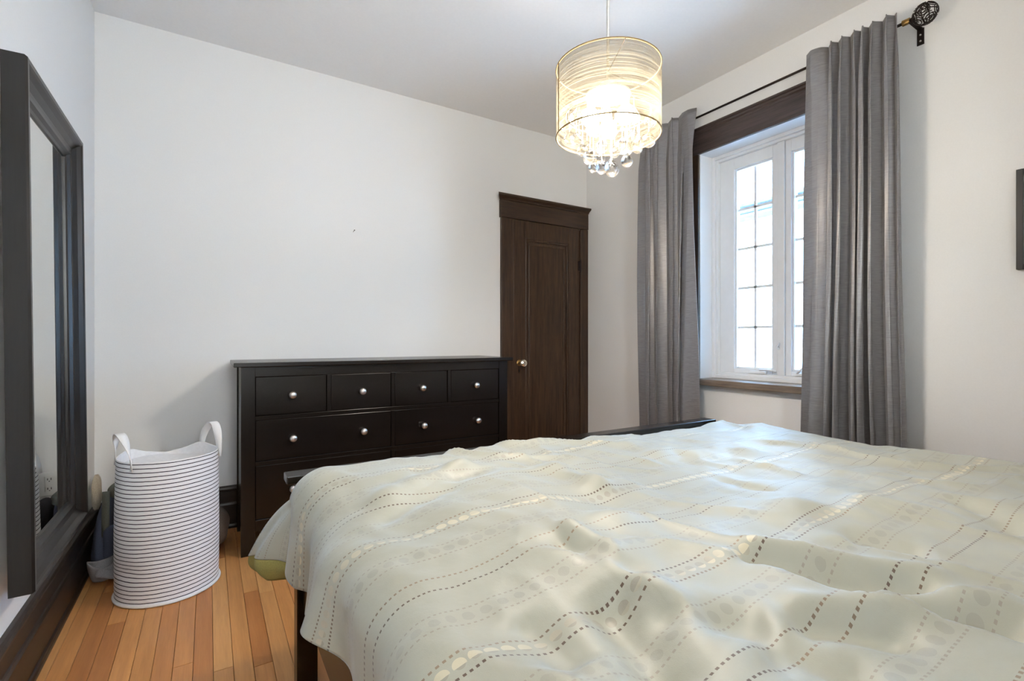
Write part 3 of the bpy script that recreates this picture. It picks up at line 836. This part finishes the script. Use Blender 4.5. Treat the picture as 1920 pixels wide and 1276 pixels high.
# ================================================================== pendant lamp
LX, LY, LR, LZ0, LZ1 = 1.214, 1.307, .184, 1.800, 2.040
lp = root('pendant_lamp', (LX, LY, ZC), 'drum pendant lamp of cream gauze with clear crystal drops hanging below', 'lamp')
sh = B(); n = 72
for (r0) in (LR,):
    P = [[Vector((LX+r0*math.cos(2*PI*i/n), LY+r0*math.sin(2*PI*i/n), LZ0+(LZ1-LZ0)*j/8)) for j in range(9)] for i in range(n)]
    sh.grid(P, closed_u=True)
shade = sh.build('shade', M['shade'], lp, smooth=True)
for z in (LZ0, LZ1):
    B().tube([(LX+LR*math.cos(2*PI*k/64), LY+LR*math.sin(2*PI*k/64), z) for k in range(64)], .0028, 6, closed=True).build('rim_ring', M['shadetrim'], shade, smooth=True)
va = math.atan2(-LY, -LX)            # direction towards the viewpoint
sa = va - 1.15
P = [[Vector((LX+(LR+.0012)*math.cos(sa+d), LY+(LR+.0012)*math.sin(sa+d), z)) for z in (LZ0, LZ1)] for d in (-.025, 0, .025)]
so_ = B().grid(P).build('seam', M['shadetrim'], shade); solid(so_, .001, 0)
B().tube([(LX, LY, LZ1-.05), (LX, LY, ZC-.02)], .0055, 10).build('stem', M['whitemetal'], lp, smooth=True)
B().lathe([(.06, ZC), (.06, ZC-.012), (.045, ZC-.026), (.012, ZC-.03), (0, ZC-.03)], 28, Matrix.Translation((LX, LY, 0)), cap=False).build('canopy', M['whitemetal'], lp, smooth=True)
b = B()
for k in range(3):
    a = va + k*2*PI/3 + .3
    b.tube([(LX, LY, LZ1-.012), (LX+LR*math.cos(a), LY+LR*math.sin(a), LZ1-.004)], .0015, 6)
b.build('spider', M['bronze'], lp)
b = B(); b.lathe([(0, LZ1-.055), (.03, LZ1-.055), (.03, LZ1-.09), (.080, LZ1-.092), (.080, LZ1-.098), (0, LZ1-.10)], 24, Matrix.Translation((LX, LY, 0)), cap=False)  # wide plate added above the bulbs to hold light off the ceiling
for k in range(3):
    a = va + PI/3 + k*2*PI/3
    b.tube([(LX, LY, LZ1-.08), (LX+.055*math.cos(a), LY+.055*math.sin(a), LZ1-.09), (LX+.068*math.cos(a), LY+.068*math.sin(a), LZ1-.12)], .007, 8)
    b.tube([(LX+.068*math.cos(a), LY+.068*math.sin(a), LZ1-.12), (LX+.068*math.cos(a), LY+.068*math.sin(a), LZ1-.155)], .014, 12)
b.build('sockets_and_light_plate', M['whitemetal'], lp)
for k in range(3):
    a = va + PI/3 + k*2*PI/3
    b = B(); sphere_bm(b, (LX+.068*math.cos(a), LY+.068*math.sin(a), LZ1-.185), .030, 20, 12, (1, 1, 1.1))
    b.build('bulb', M['bulb'], lp, smooth=True, label='glowing frosted bulb')
# wire ring the strings hang from
PLZ = LZ0+.075
rb = B()
for rr in (.05, .10, .15):
    rb.tube([(LX+rr*math.cos(2*PI*k/40), LY+rr*math.sin(2*PI*k/40), PLZ) for k in range(40)], .0012, 5, closed=True)
for k in range(3):
    a = va + k*2*PI/3
    rb.tube([(LX+.03*math.cos(a), LY+.03*math.sin(a), PLZ), (LX+LR*math.cos(a), LY+LR*math.sin(a), PLZ)], .0012, 5)
rb.build('hanging_ring', M['whitemetal'], lp)
ball_mesh = {}
def drop(px, py, z, r):
    key = round(r, 4)
    if key not in ball_mesh:
        b = B(); m_ = 10
        prof = [(0, -r)] + [(r*math.sin(PI*k/12), -r*math.cos(PI*k/12)) for k in range(1, 11)] + [(r*.28, r*1.08), (r*.12, r*1.30), (0, r*1.36)]
        b.lathe(prof, 14, cap=False); ball_mesh[key] = b.mesh('crystal_drop', M['crystal'], smooth=True)
    o = link_obj('crystal_drop', ball_mesh[key], lp); o.location = Vector((px, py, z)) - ORG[lp.name]
    B().tube([(px, py, z+r*1.3), (px, py, PLZ)], .0006, 4).build('string', M['whitemetal'], lp)
rs = random.Random(5)
spots = []
for ringr, cnt, zz in ((.150, 10, .008), (.112, 8, -.030), (.068, 6, -.075), (.022, 3, -.105)):
    for k in range(cnt):
        a = 2*PI*k/cnt + ringr*9 + rs.uniform(-.12, .12)
        spots.append((LX+ringr*math.cos(a), LY+ringr*math.sin(a), LZ0+zz+rs.uniform(-.022, .022), rs.choice((.018, .021, .022, .025))))
for sp in spots: drop(*sp)
bead = B(); sphere_bm(bead, (0, 0, 0), .006, 10, 6, (1.2, 1.2, .8)); bead_mesh = bead.mesh('bead', M['crystal'], smooth=True)
for k in range(18):
    a = rs.uniform(0, 2*PI); rr = rs.uniform(.02, .15); z = LZ0+rs.uniform(-.03, .05)
    o = link_obj('bead', bead_mesh, lp); o.location = Vector((LX+rr*math.cos(a), LY+rr*math.sin(a), z)) - ORG[lp.name]
    B().tube([(LX+rr*math.cos(a), LY+rr*math.sin(a), z), (LX+rr*math.cos(a), LY+rr*math.sin(a), PLZ)], .0006, 4).build('string', M['whitemetal'], lp)

# ================================================================== picture frame on the right wall
pf = root('picture_frame', (XR, .42, 1.353), 'thin black picture frame on the right wall, cut by the photo edge', 'picture frame')
py0, py1, pz0, pz1 = .24, .602, 1.353, 1.752
for a in ((py0, py0+.02, pz0, pz1), (py1-.02, py1, pz0, pz1), (py0+.02, py1-.02, pz0, pz0+.02), (py0+.02, py1-.02, pz1-.02, pz1)):
    box_obj('frame_bar', M['black'], pf, XR-.026, XR-.001, *a, bev=.0015)
box_obj('mat_board', M['paper'], pf, XR-.010, XR-.002, py0+.018, py1-.018, pz0+.018, pz1-.018, bev=0)
box_obj('print', M['taupe'], pf, XR-.0115, XR-.0095, py0+.06, py1-.06, pz0+.06, pz1-.06, bev=0)

# ================================================================== outlet and nail on the back wall
ot = root('wall_outlet', (-0.234, YB, .37), 'white wall outlet seen in the tall mirror, above the dark baseboard', 'outlet')
box_obj('plate', M['plastic'], ot, -0.274, -0.194, YB-.006, YB-.0002, .312, .428, bev=.002)
for zc in (.347, .393):
    fc = B().box(-0.217, -0.217, YB-.009, YB-.005, zc-.015, zc+.015, bev=.003).build('receptacle', M['plastic'], ot)
    b = B(); b.box(-0.242, -0.239, YB-.0095, YB-.0088, zc-.004, zc+.007); b.box(-0.229, -0.226, YB-.0095, YB-.0088, zc-.004, zc+.006); b.box(-0.236, -0.232, YB-.0095, YB-.0088, zc-.011, zc-.007)
    b.build('slot', M['slot'], fc)
b = B().tube([(.80, YB+.0, 1.775), (.803, YB-.022, 1.783)], .0014, 6); b.lathe([(0, 0), (.0035, 0), (.0035, .0012), (0, .0012)], 10, Matrix.Translation((.803, YB-.022, 1.783)) @ Matrix.Rotation(PI/2, 4, 'X'), cap=False)
b.build('nail', M['bronze'], None, (.80, YB, 1.777), label='small lone nail in the bare white wall above the dresser', cat='nail')

# ================================================================== soft things in the corner behind the hamper
def blob(name, mat, parent, c, dims, e=(.7, .7), seed=0, amp=.06, base=None, n=40, m=24, fn=None, **kw):
    """superellipsoid cloth lump with folds"""
    P = []; rs_ = np.random.RandomState(seed); pr = rs_.rand(6)*6
    sg = lambda v, p: math.copysign(abs(v)**p, v)
    for i in range(n):
        th = 2*PI*i/n; row = []
        for j in range(m+1):
            ph = -PI/2 + PI*j/m
            x = sg(math.cos(ph), e[0])*sg(math.cos(th), e[1]); y = sg(math.cos(ph), e[0])*sg(math.sin(th), e[1]); z = sg(math.sin(ph), e[0])
            k = 1 + amp*(math.sin(3*th+pr[0]+2*z)*math.cos(ph) + .7*math.sin(5*z+2*x*3+pr[1]) + .5*math.sin(7*th+4*z+pr[2])*math.cos(ph))
            v = Vector((x*dims[0]*k, y*dims[1]*k, z*dims[2]*(1+.4*amp*math.sin(4*th+pr[3]))))
            if fn: v = fn(v)
            v = v + Vector(c)
            if base is not None: v.z = max(v.z, base)
            row.append(v)
        P.append(row)
    b = B().grid(P, closed_u=True)
    bmesh.ops.remove_doubles(b.bm, verts=list(b.bm.verts), dist=1e-5)
    return b.build(name, mat, parent, smooth=True, **kw)
# backpack
bp = root('backpack', (-.385, 2.99, 0), 'grey-blue canvas backpack slumped in the corner behind the striped hamper', 'backpack')
blob('body', M['greyblue'], bp, (-.385, 2.99, .185), (.065, .085, .18), (.55, .6), 2, .035, base=.005, fn=lambda v: Vector((v.x+.03*(v.z/.18), v.y+.02*(v.z/.18), v.z)))
blob('front_pocket', M['greyblue'], bp, (-.365, 2.915, .13), (.050, .030, .085), (.5, .6), 4, .03)
blob('top_flap', M['oliveband'], bp, (-.350, 3.0, .355), (.055, .085, .032), (.7, .7), 5, .04)
for dx in (-.028, .02):
    pts = [(-.375+dx, 2.925+.01*math.sin(t*3), .37-t*.3) for t in [k/14 for k in range(15)]]
    pts = [(x, y-.030*math.sin(PI*k/14), z) for k, (x, y, z) in enumerate(pts)]
    P = [[Vector((x-.014, y, z)), Vector((x+.014, y-.004, z))] for (x, y, z) in pts]
    s_ = B().grid(P).build('strap', M['oliveband' if dx < 0 else 'navy'], bp, smooth=True); solid(s_, .006, 0)
blob('jacket', M['navy'], None, (-.235, 3.085, .165), (.068, .10, .165), (.8, .75), 9, .07, base=.003, fn=lambda v: Vector((v.x, v.y, v.z-.55*v.x*(1 if v.z > 0 else 0))), origin=(-.235, 3.085, 0), label='dark navy jacket heaped between the backpack and the back wall', cat='jacket')
blob('cloth_pouch', M['beige'], None, (-.467, 3.12, .325), (.018, .042, .085), (.7, .7), 12, .06, origin=(-.467, 3.12, .24), label='small beige cloth pouch poking up behind the backpack by the mirror', cat='pouch')
def cap():
    c = Vector((-.405, 2.83, 0))
    rt = root('cap', c, 'light grey cotton cap lying on the floor in front of the backpack', 'cap')
    P = []
    for i in range(33):
        th = 2*PI*i/32; row = []
        for j in range(9):
            t = j/8; r = .050*math.cos(t*PI/2*.55)
            row.append(c+Vector((r*math.cos(th)*(1.0), r*math.sin(th)*1.1, .006+.075*(1-t) + .012*math.sin(2*th+1)*(1-t))))
        P.append(row)
    o = B().grid(P).build('crown', M['capgrey'], rt, smooth=True); solid(o, .004, 0)
    b = B().lathe([(0, .004), (.034, .004), (.034, .009), (0, .009)], 24, Matrix.Translation(c), cap=False); b.build('crown_base', M['capgrey'], rt)
    P = []
    for i in range(13):
        th = -1.9+1.6*i/12; row = []
        for j in range(5):
            r = .048+.045*j/4*math.sin(PI*i/12)**.6
            row.append(c+Vector((r*math.cos(th), r*math.sin(th), .062-.030*j/4+.01*math.sin(i*.6))))
        P.append(row)
    o = B().grid(P).build('brim', M['capgrey'], rt, smooth=True); solid(o, .005, 0)
cap()
blob('floor_cushion', M['taupe'], None, (-.045, 2.985, .105), (.140, .125, .10), (.75, .7), 15, .03, base=.003, origin=(-.045, 2.985, 0), label='taupe satin cushion on the floor between the hamper and the dresser', cat='cushion')
